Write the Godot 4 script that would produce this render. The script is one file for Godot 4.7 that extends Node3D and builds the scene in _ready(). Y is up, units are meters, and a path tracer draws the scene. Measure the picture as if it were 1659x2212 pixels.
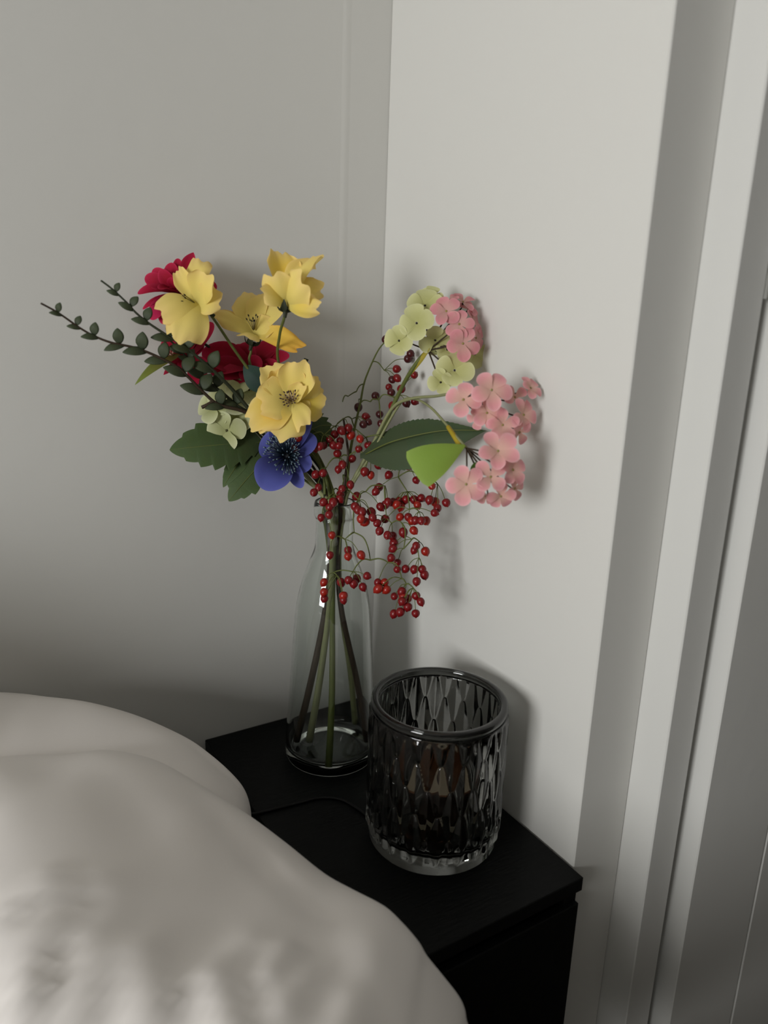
extends Node3D
# A corner of a bedroom: black nightstand, flowers in a clear bottle, smoked glass candle holder, white bedding.
# Origin: back right corner of the nightstand top. x to the right, y up, z towards the bed's foot. Metres.

const FLOOR := -0.52
const CEIL := 1.85
const EYE := Vector3(-0.51425, 0.53994, 0.83394)
const FOCAL := 1661.0
const BOTTLE := Vector3(-0.1155, 0.0, 0.099)
const HOLDER := Vector3(-0.0915, 0.0, 0.281)

var view := Basis.from_euler(Vector3(-0.2703, -0.5634, 0.0348))
var rng := RandomNumberGenerator.new()
var used := {}
var cloth_bump: NoiseTexture2D
var stem_green: StandardMaterial3D
var stem_pale: StandardMaterial3D
var stem_brown: StandardMaterial3D
var stem_dark: StandardMaterial3D
var petal_cloth: StandardMaterial3D
var leaf_cloth: StandardMaterial3D


func _ready():
	rng.seed = 7
	# ---- camera, light, exposure
	var cam := Camera3D.new()
	cam.name = "camera"
	cam.fov = rad_to_deg(2.0 * atan(1106.0 / FOCAL))
	cam.transform = Transform3D(view, EYE)
	cam.near = 0.02
	cam.far = 20.0
	var lens := CameraAttributesPhysical.new()
	lens.frustum_focal_length = 26.0
	lens.frustum_focus_distance = 0.84
	lens.exposure_aperture = 3.3
	cam.attributes = lens
	add_child(cam)
	cam.fov = rad_to_deg(2.0 * atan(1106.0 / FOCAL))
	var env := Environment.new()
	env.background_mode = Environment.BG_COLOR
	env.background_color = Color(0.62, 0.68, 0.75)
	env.tonemap_mode = Environment.TONE_MAPPER_LINEAR
	env.tonemap_exposure = 1.0
	env.sdfgi_enabled = true
	env.ssao_enabled = true
	env.ssil_enabled = true
	var we := WorldEnvironment.new()
	we.name = "environment"
	we.environment = env
	add_child(we)
	var day := AreaLight3D.new()
	day.name = "window_daylight"  # daylight of the window out of view, lighting the corner from the left
	day.area_size = Vector2(0.85, 0.92)
	day.area_normalize_energy = true
	day.light_energy = 5.0
	day.light_color = Color(0.99, 0.99, 0.985)
	day.area_range = 8.0
	day.area_attenuation = 2.0
	day.shadow_enabled = true
	day.transform = Transform3D(Basis.from_euler(Vector3(0, -PI / 2, 0)), Vector3(-2.56, 0.70, 1.26))
	add_child(day)
	materials()
	room()
	bedding()
	nightstand()
	bottle()
	candle_holder()
	bouquet()


# ------------------------------------------------------------------ helpers
func numbered(called: String) -> String:
	if not used.has(called):
		used[called] = 0
		return called
	used[called] += 1
	return "%s_%03d" % [called, used[called]]


func part(called: String, mesh: Mesh, m: Material, parent: Node, label := "") -> MeshInstance3D:
	var o := MeshInstance3D.new()
	o.name = called
	o.mesh = mesh
	o.material_override = m
	parent.add_child(o, true)
	if label:
		o.set_meta("label", label)
	return o


func thing(called: String, label: String, category: String, where := Vector3.ZERO, group := "") -> Node3D:
	var o := Node3D.new()
	o.name = numbered(called)
	o.position = where
	add_child(o)
	o.set_meta("label", label)
	o.set_meta("category", category)
	if group:
		o.set_meta("group", group)
	return o


func structure(called: String, mesh: Mesh, m: Material, label: String, category: String) -> MeshInstance3D:
	var o := part(called, mesh, m, self, label)
	o.set_meta("kind", "structure")
	o.set_meta("category", category)
	return o


func mat(c: Color, rough := 0.8, spec := 0.4) -> StandardMaterial3D:
	var m := StandardMaterial3D.new()
	m.albedo_color = c
	m.roughness = rough
	m.metallic_specular = spec
	m.cull_mode = BaseMaterial3D.CULL_DISABLED
	return m


func noise_tex(freq: float, size := 256, normal := false, strength := 4.0, oct := 4) -> NoiseTexture2D:
	var n := FastNoiseLite.new()
	n.seed = 11
	n.frequency = freq
	n.fractal_octaves = oct
	var t := NoiseTexture2D.new()
	t.width = size
	t.height = size
	t.seamless = true
	t.noise = n
	t.as_normal_map = normal
	t.bump_strength = strength
	return t


# a point at the distance d (along the line of sight's axis) where the photograph shows the pixel px, py
func at(px: float, py: float, d: float) -> Vector3:
	return EYE + view * Vector3((px - 829.5) / FOCAL, (1106.0 - py) / FOCAL, -1.0) * d


func onto(px: float, py: float, y: float) -> Vector3:
	var r := view * Vector3((px - 829.5) / FOCAL, (1106.0 - py) / FOCAL, -1.0)
	return EYE + r * ((y - EYE.y) / r.y)


func begin() -> SurfaceTool:
	var st := SurfaceTool.new()
	st.begin(Mesh.PRIMITIVE_TRIANGLES)
	return st


func quad(st: SurfaceTool, a: Vector3, b: Vector3, c: Vector3, d: Vector3):
	for p in [a, b, c, a, c, d]:
		st.add_vertex(p)


# a box with chamfered edges, outward faces
func add_box(st: SurfaceTool, lo: Vector3, hi: Vector3, ch := 0.0):
	var c := (lo + hi) / 2.0
	var h := (hi - lo) / 2.0
	var e := minf(ch, minf(h.x, minf(h.y, h.z)) * 0.9)
	st.set_smooth_group(-1)
	for axis in 3:
		for s in [-1.0, 1.0]:
			var n := Vector3.ZERO
			n[axis] = s
			var u := Vector3.ZERO
			u[(axis + 1) % 3] = 1.0
			var v := Vector3.ZERO
			v[(axis + 2) % 3] = 1.0
			var hu: float = h[(axis + 1) % 3] - e
			var hv: float = h[(axis + 2) % 3] - e
			var o: Vector3 = c + n * h[axis]
			var p := [o - u * hu - v * hv, o + u * hu - v * hv, o + u * hu + v * hv, o - u * hu + v * hv]
			if s > 0:
				quad(st, p[3], p[2], p[1], p[0])
			else:
				quad(st, p[0], p[1], p[2], p[3])
	if e <= 0.0:
		return
	for axis in 3:  # chamfers along each edge
		for s1 in [-1.0, 1.0]:
			for s2 in [-1.0, 1.0]:
				var a1 := (axis + 1) % 3
				var a2 := (axis + 2) % 3
				var p := []
				for k in [[-1.0, 0], [1.0, 0], [1.0, 1], [-1.0, 1]]:
					var q := Vector3.ZERO
					q[axis] = k[0] * (h[axis] - e)
					q[a1] = s1 * (h[a1] - (e if k[1] == 0 else 0.0))
					q[a2] = s2 * (h[a2] - (0.0 if k[1] == 0 else e))
					p.append(c + q)
				if s1 * s2 > 0:
					quad(st, p[0], p[1], p[2], p[3])
				else:
					quad(st, p[3], p[2], p[1], p[0])


func box(lo: Vector3, hi: Vector3, ch := 0.0) -> ArrayMesh:
	var st := begin()
	add_box(st, lo, hi, ch)
	st.generate_normals()
	return st.commit()


# a grid of points as a smooth sheet; f(u, v) gives the point, tint(u, v) its colour
func add_sheet(st: SurfaceTool, nu: int, nv: int, f: Callable, tint = null):
	st.set_smooth_group(0)
	var p := []
	var c := []
	for i in nu + 1:
		for j in nv + 1:
			p.append(f.call(float(i) / nu, float(j) / nv))
			if tint != null:
				c.append(tint.call(float(i) / nu, float(j) / nv))
	for i in nu:
		for j in nv:
			var q := [i * (nv + 1) + j, (i + 1) * (nv + 1) + j, (i + 1) * (nv + 1) + j + 1, i * (nv + 1) + j + 1]
			for k in [0, 1, 2, 0, 2, 3]:
				if tint != null:
					st.set_color(c[q[k]])
				st.add_vertex(p[q[k]])


func sheet(nu: int, nv: int, f: Callable, tint = null) -> ArrayMesh:
	var st := begin()
	add_sheet(st, nu, nv, f, tint)
	st.generate_normals()
	return st.commit()


# turned shape: profile of (radius, height) from the bottom up the outside
func lathe(profile: Array, n := 64) -> ArrayMesh:
	var st := begin()
	add_lathe(st, profile, n)
	st.generate_normals()
	return st.commit()


func add_lathe(st: SurfaceTool, profile: Array, n := 64, where := Vector3.ZERO):
	st.set_smooth_group(0)
	for k in profile.size() - 1:
		var a: Vector2 = profile[k]
		var b: Vector2 = profile[k + 1]
		for i in n:
			var t0 := TAU * i / n
			var t1 := TAU * ((i + 1) % n) / n
			var p := [Vector3(a.x * cos(t0), a.y, a.x * sin(t0)), Vector3(b.x * cos(t0), b.y, b.x * sin(t0)), Vector3(b.x * cos(t1), b.y, b.x * sin(t1)), Vector3(a.x * cos(t1), a.y, a.x * sin(t1))]
			if a.x > 1e-6 and b.x > 1e-6:
				for q in [3, 2, 1, 3, 1, 0]:
					st.add_vertex(where + p[q])
			elif a.x > 1e-6:
				for q in [3, 1, 0]:
					st.add_vertex(where + p[q])
			elif b.x > 1e-6:
				for q in [2, 1, 0]:
					st.add_vertex(where + p[q])


func smooth(points: Array, per := 6) -> Array:
	if points.size() < 3:
		return points
	var out := []
	for i in points.size() - 1:
		var a: Vector3 = points[maxi(i - 1, 0)]
		var b: Vector3 = points[i]
		var c: Vector3 = points[i + 1]
		var d: Vector3 = points[mini(i + 2, points.size() - 1)]
		for k in per:
			out.append(b.cubic_interpolate(c, a, d, float(k) / per))
	out.append(points[-1])
	return out


# a round stem along points, its radius running from r0 to r1, with closed ends
func add_tube(st: SurfaceTool, points: Array, r0: float, r1: float, n := 8):
	st.set_smooth_group(0)
	var side := Vector3.ZERO
	var rings := []
	for i in points.size():
		var dir: Vector3 = (points[mini(i + 1, points.size() - 1)] - points[maxi(i - 1, 0)]).normalized()
		if side == Vector3.ZERO:
			side = dir.cross(Vector3.RIGHT if absf(dir.x) < 0.8 else Vector3.UP).normalized()
		side = (side - dir * side.dot(dir)).normalized()
		var up := dir.cross(side)
		var r := lerpf(r0, r1, pow(float(i) / maxi(points.size() - 1, 1), 1.7))
		var ring := []
		for k in n:
			var t := TAU * k / n
			ring.append(points[i] + (side * cos(t) + up * sin(t)) * r)
		rings.append(ring)
	for i in rings.size() - 1:
		for k in n:
			var l := (k + 1) % n
			for q in [rings[i][k], rings[i + 1][k], rings[i + 1][l], rings[i][k], rings[i + 1][l], rings[i][l]]:
				st.add_vertex(q)
	for k in n:
		var l := (k + 1) % n
		for q in [points[0], rings[0][k], rings[0][l], points[-1], rings[-1][l], rings[-1][k]]:
			st.add_vertex(q)


func tube(points: Array, r0: float, r1: float, n := 8, per := 6) -> ArrayMesh:
	var st := begin()
	add_tube(st, smooth(points, per), r0, r1, n)
	st.generate_normals()
	return st.commit()


# A petal or leaf blade from its base to its tip. o: wide (share of length), peak (where it is widest), blunt, arch, curl, cup, ruffle, waves, notch, teeth, fold, thick, base / tip / edge colours (linear)
func add_blade(st: SurfaceTool, base: Vector3, tip: Vector3, facing: Vector3, width: float, o := {}):
	var y := tip - base
	var length := y.length()
	y /= length
	var z := (facing - y * facing.dot(y)).normalized()
	var x := y.cross(z)
	var peak: float = o.get("peak", 0.62)
	var blunt: float = o.get("blunt", 0.6)
	var foot: float = o.get("foot", 0.12)
	var arch: float = o.get("arch", 0.1)
	var curl: float = o.get("curl", 0.0)
	var cup: float = o.get("cup", 0.15)
	var ruffle: float = o.get("ruffle", 0.0)
	var waves: float = o.get("waves", 7.0)
	var lobe: float = o.get("lobe", 0.04)
	var ph: float = o.get("phase", rng.randf() * TAU)
	var notch: float = o.get("notch", 0.0)
	var teeth: float = o.get("teeth", 0.0)
	var n_teeth: float = o.get("n_teeth", 9.0)
	var fold: float = o.get("fold", 0.0)
	var twist: float = o.get("twist", 0.0)
	var fan: float = o.get("fan", 0.0)  # a free rounded end, that much shorter at its sides
	var ex := log(0.5) / log(peak)
	var c0: Color = o.get("c0", Color(0.7, 0.5, 0.1))
	var c1: Color = o.get("c1", c0)
	var ce: Color = o.get("ce", c1)
	var nu: int = o.get("nu", 14)
	var nv: int = o.get("nv", 10)
	var thick: float = o.get("thick", 0.0)
	var f := func(t: float, vv: float) -> Vector3:
		var u := t if teeth > 0.0 or fan > 0.0 else 1.0 - pow(1.0 - t, 1.7)
		var v := vv * 2.0 - 1.0
		var s := sin(PI * pow(clampf(u, 0.0, 1.0), ex))
		var w: float = width / 2.0 * maxf(pow(maxf(s, 0.0), blunt), foot * (1.0 - u))
		if fan > 0.0:
			s = sin(PI / 2.0 * minf(u / peak, 1.0)) if u < peak else 1.0 - 0.22 * pow((u - peak) / (1.0 - peak), 2.0)
			w = width / 2.0 * (foot + (1.0 - foot) * pow(maxf(s, 0.0), 1.0))
			v = sin(v * PI / 2.0) * 0.6 + v * 0.4
		if teeth > 0.0:
			w *= 1.0 + teeth * (fposmod(u * n_teeth, 1.0) - 0.5) * absf(v)
		var yy: float = length * u * (1.0 - notch * exp(-v * v * 9.0) * u * u)
		if fan > 0.0:
			yy *= 1.0 - (fan * v * v + 0.5 * fan * pow(absf(v), 6.0)) * u
		if ruffle != 0.0:
			yy += length * lobe * (sin(v * waves * 0.8 + ph) + 0.5 * sin(v * waves * 1.9 + ph * 2.0)) * u * u * u
		var zz: float = arch * length * 4.0 * u * (1.0 - u) + curl * length * u * u * u + cup * width * v * v * s
		zz += ruffle * width * sin(v * waves + ph + u * 3.0) * u * u * (0.35 + 0.65 * absf(v)) * (1.0 if fan > 0.0 else s)
		zz -= fold * width * absf(v) * s * 0.5
		var a: float = twist * u
		return base + y * yy + (x * cos(a) + z * sin(a)) * (w * v) + (z * cos(a) - x * sin(a)) * zz
	var tint := func(u: float, vv: float) -> Color:
		var v := absf(vv * 2.0 - 1.0)
		var c := c0.lerp(c1, smoothstep(0.0, 0.65, u))
		return c.lerp(ce, clampf(pow(u, 4.0) + pow(v, 4.0) * u, 0.0, 1.0))
	if thick <= 0.0:
		add_sheet(st, nu, nv, f, tint)
		return
	var front := func(u: float, vv: float) -> Vector3:
		var v := vv * 2.0 - 1.0
		return f.call(u, vv) + z * thick * (1.0 - v * v) * sin(PI * u)
	var back := func(u: float, vv: float) -> Vector3:
		var v := 1.0 - vv * 2.0
		return f.call(u, 1.0 - vv) - z * thick * (1.0 - v * v) * sin(PI * u)
	add_sheet(st, nu, nv, front, tint)
	add_sheet(st, nu, nv, back, tint)


func blade(base: Vector3, tip: Vector3, facing: Vector3, width: float, o := {}) -> ArrayMesh:
	var st := begin()
	add_blade(st, base, tip, facing, width, o)
	st.generate_normals()
	return st.commit()


# ------------------------------------------------------------------ materials
func fabric(rough: float, through: Color) -> StandardMaterial3D:
	var m := mat(Color.WHITE, rough, 0.35)
	m.vertex_color_use_as_albedo = true
	m.backlight_enabled = true
	m.backlight = through
	m.heightmap_enabled = true
	m.heightmap_texture = cloth_bump
	m.heightmap_scale = 0.008
	m.uv1_triplanar = true
	m.uv1_scale = Vector3(30, 30, 30)
	return m


func materials():
	cloth_bump = noise_tex(0.06, 256)
	petal_cloth = fabric(0.75, Color(0.8, 0.8, 0.8))
	leaf_cloth = fabric(0.6, Color(0.35, 0.35, 0.35))
	stem_green = mat(Color(0.34, 0.37, 0.17), 0.55)
	stem_pale = mat(Color(0.50, 0.51, 0.36), 0.5)
	stem_brown = mat(Color(0.21, 0.16, 0.11), 0.6)
	stem_dark = mat(Color(0.15, 0.17, 0.10), 0.6)


func paint(c: Color, rough := 0.75, spec := 0.35) -> StandardMaterial3D:
	var m := mat(c, rough, spec)
	m.heightmap_enabled = true
	m.heightmap_texture = noise_tex(0.02, 512, false, 1.0, 5)
	m.heightmap_scale = 0.015
	m.uv1_triplanar = true
	m.uv1_world_triplanar = true
	m.uv1_scale = Vector3(2.2, 2.2, 2.2)
	return m


# ------------------------------------------------------------------ the room
func room():
	var far_wall := mat(Color(0.55, 0.54, 0.52), 0.8)  # unseen walls, toned darker so less light bounces back
	var wall := paint(Color(0.80, 0.795, 0.775))
	var gloss := paint(Color(0.80, 0.797, 0.78), 0.42, 0.5)
	var floor_m := mat(Color(0.24, 0.19, 0.15), 0.6)  # floor out of view, kept dark to lower the bounced light
	var wb := -0.004
	# back wall, with a low ridge for the soft pale stripe beside the corner
	var st := begin()
	add_box(st, Vector3(-2.72, FLOOR - 0.1, wb - 0.12), Vector3(2.32, CEIL + 0.1, wb))
	structure("wall_back", commit(st), wall, "plain off-white wall behind the flowers and the bed", "wall")
	var ridge := func(u: float, v: float) -> Vector3:
		var s := v * 2.0 - 1.0
		return Vector3(-0.0545 + s * 0.0075, lerpf(FLOOR, CEIL, u), wb + 0.00035 * (0.5 + 0.5 * cos(PI * s)) - 0.00005)
	structure("trim_1", sheet(8, 12, ridge), wall, "faint soft vertical stripe on the wall beside the room corner, shaped as a low ridge", "wall ridge")
	# right wall: the short pier between the corner and the door
	structure("wall_right", box(Vector3(0.0025, FLOOR - 0.1, wb), Vector3(0.0716, CEIL + 0.1, 0.3936), 0.0012), wall, "short bright off-white wall to the right of the flowers", "wall")
	structure("trim_2", box(Vector3(0.0716, FLOOR, 0.20), Vector3(0.1118, CEIL, 0.4300), 0.0012), gloss, "white painted door casing stepping out beside the short wall", "door casing")
	var hole := mat(Color(0.05, 0.05, 0.045), 0.9)  # near-black colour stands in for the shade deep in the gap
	structure("trim_3", box(Vector3(0.1118, FLOOR, 0.20), Vector3(0.1256, CEIL, 0.4020)), hole, "dark narrow gap between the casing and the door edge", "door gap")
	door(gloss)
	structure("wall_side", box(Vector3(2.2, FLOOR - 0.1, wb), Vector3(2.32, CEIL + 0.1, 4.1)), far_wall, "plain grey wall out of view beyond the door, darkened to cut bounced light", "wall")
	structure("wall_front", box(Vector3(-2.72, FLOOR - 0.1, 4.0), Vector3(2.32, CEIL + 0.1, 4.12)), far_wall, "plain grey wall out of view behind the viewer, darkened to cut bounced light", "wall")
	structure("floor", box(Vector3(-2.72, FLOOR - 0.1, wb - 0.1), Vector3(2.32, FLOOR, 4.1)), floor_m, "brown bedroom floor", "floor")
	structure("ceiling", box(Vector3(-2.72, CEIL, wb - 0.1), Vector3(2.32, CEIL + 0.1, 4.1)), wall, "plain white ceiling", "ceiling")
	# window wall on the left, out of view, placed to light the corner
	var y0 := 0.20
	var y1 := 1.2
	var z0 := 0.78
	var z1 := 1.74
	st = begin()
	add_box(st, Vector3(-2.72, FLOOR - 0.1, wb - 0.1), Vector3(-2.6, y0, 4.1))
	add_box(st, Vector3(-2.72, y1, wb - 0.1), Vector3(-2.6, CEIL + 0.1, 4.1))
	add_box(st, Vector3(-2.72, y0, wb - 0.1), Vector3(-2.6, y1, z0))
	add_box(st, Vector3(-2.72, y0, z1), Vector3(-2.6, y1, 4.1))
	structure("wall_left", commit(st), wall, "wall with the window, left of the bed", "wall")
	st = begin()
	var zm := (z0 + z1) / 2.0
	add_box(st, Vector3(-2.69, y0, z0), Vector3(-2.63, y0 + 0.04, z1), 0.003)
	add_box(st, Vector3(-2.69, y1 - 0.04, z0), Vector3(-2.63, y1, z1), 0.003)
	for z in [z0 + 0.02, zm, z1 - 0.02]:
		add_box(st, Vector3(-2.69, y0, z - 0.02), Vector3(-2.63, y1, z + 0.02), 0.003)
	var w := structure("window_1", commit(st), gloss, "two-pane window with white frame left of the bed, out of view, lighting the corner", "window")
	var sky_glass := mat(Color(0.8, 0.85, 0.9), 0.3)
	sky_glass.emission_enabled = true
	sky_glass.emission = Color(0.85, 0.92, 1.0)
	sky_glass.emission_energy_multiplier = 1.2
	part("window_pane", box(Vector3(-2.665, y0 + 0.04, z0 + 0.04), Vector3(-2.655, y1 - 0.04, zm - 0.02)), sky_glass, w)
	part("window_pane", box(Vector3(-2.665, y0 + 0.04, zm + 0.02), Vector3(-2.655, y1 - 0.04, z1 - 0.04)), sky_glass, w)


func commit(st: SurfaceTool) -> ArrayMesh:
	st.generate_normals()
	return st.commit()


func door(gloss: Material):
	var zf := 0.4466
	var st := begin()
	var x0 := 0.1256
	# left stile, a narrow groove, then the flat panel
	add_box(st, Vector3(x0, FLOOR + 0.008, zf - 0.04), Vector3(0.2510, CEIL - 0.02, zf), 0.0012)
	add_box(st, Vector3(0.2510, FLOOR + 0.008, zf - 0.04), Vector3(0.2545, CEIL - 0.02, zf - 0.003))
	add_box(st, Vector3(0.2545, FLOOR + 0.008, zf - 0.04), Vector3(0.95, CEIL - 0.02, zf), 0.0012)
	var d := structure("door_1", commit(st), gloss, "white painted door leaf at the right edge", "door")
	var metal := mat(Color(0.75, 0.75, 0.73), 0.35, 0.6)
	metal.metallic = 0.8
	part("hinge", box(Vector3(0.1119, 0.550, 0.402), Vector3(0.1145, 0.573, 0.4318), 0.0008), metal, d, "small bright metal hinge plate in the door gap")
	st = begin()
	add_box(st, Vector3(0.95, FLOOR, 0.20), Vector3(2.2, CEIL, 0.43), 0.001)
	add_box(st, Vector3(0.1118, CEIL - 0.018, 0.20), Vector3(0.95, CEIL, 0.43), 0.001)
	structure("trim_4", commit(st), gloss, "white casing above and beyond the door", "door casing")


# ------------------------------------------------------------------ bedding
# A soft cover: rim = points along the edge where it turns away, inner = points on its near side; it goes on down behind the rim.
func soft_cover(rim: Array, inner: Array, drop: Callable, bulge: float, crease: Callable) -> ArrayMesh:
	var a := smooth(rim, 8)
	var b := smooth(inner, 8)
	var pick := func(list: Array, t: float) -> Vector3:
		var k := t * (list.size() - 1)
		var i := mini(int(k), list.size() - 2)
		return list[i].lerp(list[i + 1], k - i)
	var f := func(u: float, v: float) -> Vector3:
		var s: Vector3 = pick.call(a, u)
		var q: Vector3 = pick.call(b, u)
		var sight := (s - EYE).normalized()
		var d: Vector3 = drop.call(s)
		var p: Vector3
		var over := 0.62
		if v < over:
			var t := v / over
			var reach := (s - q).length()
			var start := (s - q) * 1.0 + Vector3(0, bulge, 0)
			var end := sight * reach * 0.75
			p = hermite(q, s, start, end, t)
			p += crease.call(p) * smoothstep(1.0, 0.86, t)
		else:
			var t := (v - over) / (1.0 - over)
			p = hermite(s, d, sight * 0.13, (d - s).normalized() * 0.1 + Vector3(0, -0.2, 0), t)
		return p
	return sheet(110, 90, f)


func hermite(p0: Vector3, p1: Vector3, m0: Vector3, m1: Vector3, t: float) -> Vector3:
	var t2 := t * t
	var t3 := t2 * t
	return p0 * (2 * t3 - 3 * t2 + 1) + m0 * (t3 - 2 * t2 + t) + p1 * (-2 * t3 + 3 * t2) + m1 * (t3 - t2)


func bedding():
	var linen := mat(Color(0.925, 0.903, 0.885), 0.62, 0.4)
	linen.rim_enabled = true
	linen.rim = 0.3
	linen.heightmap_enabled = true
	linen.heightmap_texture = cloth_bump
	linen.heightmap_scale = 0.004
	linen.uv1_triplanar = true
	linen.uv1_scale = Vector3(40, 40, 40)
	var folds := FastNoiseLite.new()
	folds.seed = 5
	folds.frequency = 9.0
	folds.fractal_octaves = 1
	# mattress under it all
	var bed := thing("bed_mattress", "white mattress under the pillow and duvet, left of the nightstand", "mattress", Vector3(-0.85, FLOOR + 0.1, 0.9))
	part("mattress", box(Vector3(-0.65, 0.0, -0.88), Vector3(0.585, 0.27, 0.9), 0.03), linen, bed)
	part("bed_base", box(Vector3(-0.65, -0.1, -0.88), Vector3(0.585, 0.0, 0.9), 0.01), mat(Color(0.2, 0.18, 0.16), 0.7), bed)
	# pillow at the wall, its end out of view raised to shade the wall
	var rim := []
	for p in [[-1.35, 0.28, 0.20], [-1.05, 0.36, 0.22], [-0.78, 0.32, 0.17], [-0.6, 0.205, 0.085]]:
		rim.append(Vector3(p[0], p[1], p[2]))
	for p in [[0, 1495, 0.132], [100, 1505, 0.126], [200, 1519, 0.118], [300, 1547, 0.105], [400, 1592, 0.09], [455, 1630, 0.078], [500, 1670, 0.062], [528, 1705, 0.048], [541, 1745, 0.033], [543, 1790, 0.012], [538, 1850, -0.02]]:
		rim.append(onto(p[0], p[1], p[2]))
	var near := []
	for p in [[-1.05, 0.10, 0.44], [-0.75, 0.09, 0.38], [-0.55, 0.06, 0.27], [-0.45, 0.05, 0.28], [-0.36, 0.03, 0.30], [-0.32, -0.02, 0.32], [-0.31, -0.06, 0.33]]:
		near.append(Vector3(p[0], p[1], p[2]))
	var fall := func(s: Vector3) -> Vector3: return Vector3(minf(s.x - 0.02, -0.285), -0.18, maxf(s.z - 0.01, 0.03))
	var soft := func(p: Vector3) -> Vector3: return Vector3(0, folds.get_noise_3d(p.x * 0.8, p.y, p.z * 0.8) * 0.008, 0)
	var pil := part("pillow", soft_cover(rim, near, fall, 0.10, soft), linen, self)
	pil.set_meta("label", "white pillow against the wall, partly hidden behind the duvet, its end out of view raised to shade the wall")
	pil.set_meta("category", "pillow")
	# duvet in front
	rim = []
	for p in [[-900, 1760, 0.10], [-400, 1672, 0.12], [0, 1634, 0.123], [143, 1628, 0.125], [236, 1620, 0.122], [337, 1642, 0.11], [422, 1688, 0.092], [480, 1724, 0.082], [544, 1765, 0.072], [620, 1822, 0.062], [700, 1886, 0.053], [760, 1920, 0.049], [830, 1957, 0.045], [872, 1996, 0.037], [905, 2035, 0.028], [922, 2064, 0.02], [955, 2105, 0.008], [990, 2150, -0.008], [1004, 2180, -0.018], [1012, 2215, -0.03], [1050, 2290, -0.06], [1060, 2420, -0.10], [1020, 2650, -0.16]]:
		rim.append(onto(p[0], p[1], p[2]))
	near = []
	for p in [[-1.3, 0.05, 0.50], [-1.0, 0.05, 0.66], [-0.78, 0.055, 0.74], [-0.6, 0.09, 0.74], [-0.5, 0.06, 0.76], [-0.42, 0.0, 0.76], [-0.34, -0.06, 0.75]]:
		near.append(Vector3(p[0], p[1], p[2]))
	fall = func(s: Vector3) -> Vector3: return Vector3(minf(s.x - 0.03, -0.262), -0.26, s.z + 0.01)
	# creases: [from px, to px, height, width] where they run over the cover
	var creases := []
	for q in [[118, 2030, 150, 2110, 0.006, 0.009], [10, 2130, 50, 2270, 0.006, 0.012], [95, 2140, 70, 2280, 0.006, 0.009], [195, 2130, 175, 2280, 0.005, 0.010], [330, 2100, 345, 2230, 0.007, 0.009], [268, 2130, 290, 2260, 0.005, 0.009], [545, 2035, 430, 2150, 0.005, 0.012], [622, 2030, 575, 2110, 0.007, 0.009], [665, 2085, 610, 2170, 0.006, 0.011], [480, 2150, 500, 2290, 0.005, 0.011], [760, 2120, 735, 2280, 0.004, 0.012], [215, 2000, 245, 2060, 0.003, 0.011], [440, 1745, 570, 1838, -0.003, 0.012], [570, 1838, 690, 1920, -0.003, 0.012], [250, 1990, 60, 2080, 0.003, 0.014]]:
		var a := onto(q[0], q[1], 0.105)
		var b := onto(q[2], q[3], 0.105)
		creases.append([Vector2(a.x, a.z), Vector2(b.x, b.z), q[4], q[5]])
	var rumple := func(p: Vector3) -> Vector3:
		var k := folds.get_noise_3d(p.x * 0.55, 0.0, p.z * 0.55) * 0.010
		k += folds.get_noise_3d(p.x * 1.6, 4.0, p.z * 1.2) * 0.003
		var here := Vector2(p.x, p.z)
		for c in creases:
			var d: float = here.distance_to(Geometry2D.get_closest_point_to_segment(here, c[0], c[1]))
			k += 1.45 * c[2] * exp(-d * d / (1.5 * c[3] * c[3]))
		return Vector3(0, k, 0)
	var duv := part("duvet", soft_cover(rim, near, fall, 0.07, rumple), linen, self)
	duv.set_meta("label", "rumpled white duvet bulging over the bed in front of the nightstand")
	duv.set_meta("category", "duvet")


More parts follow.
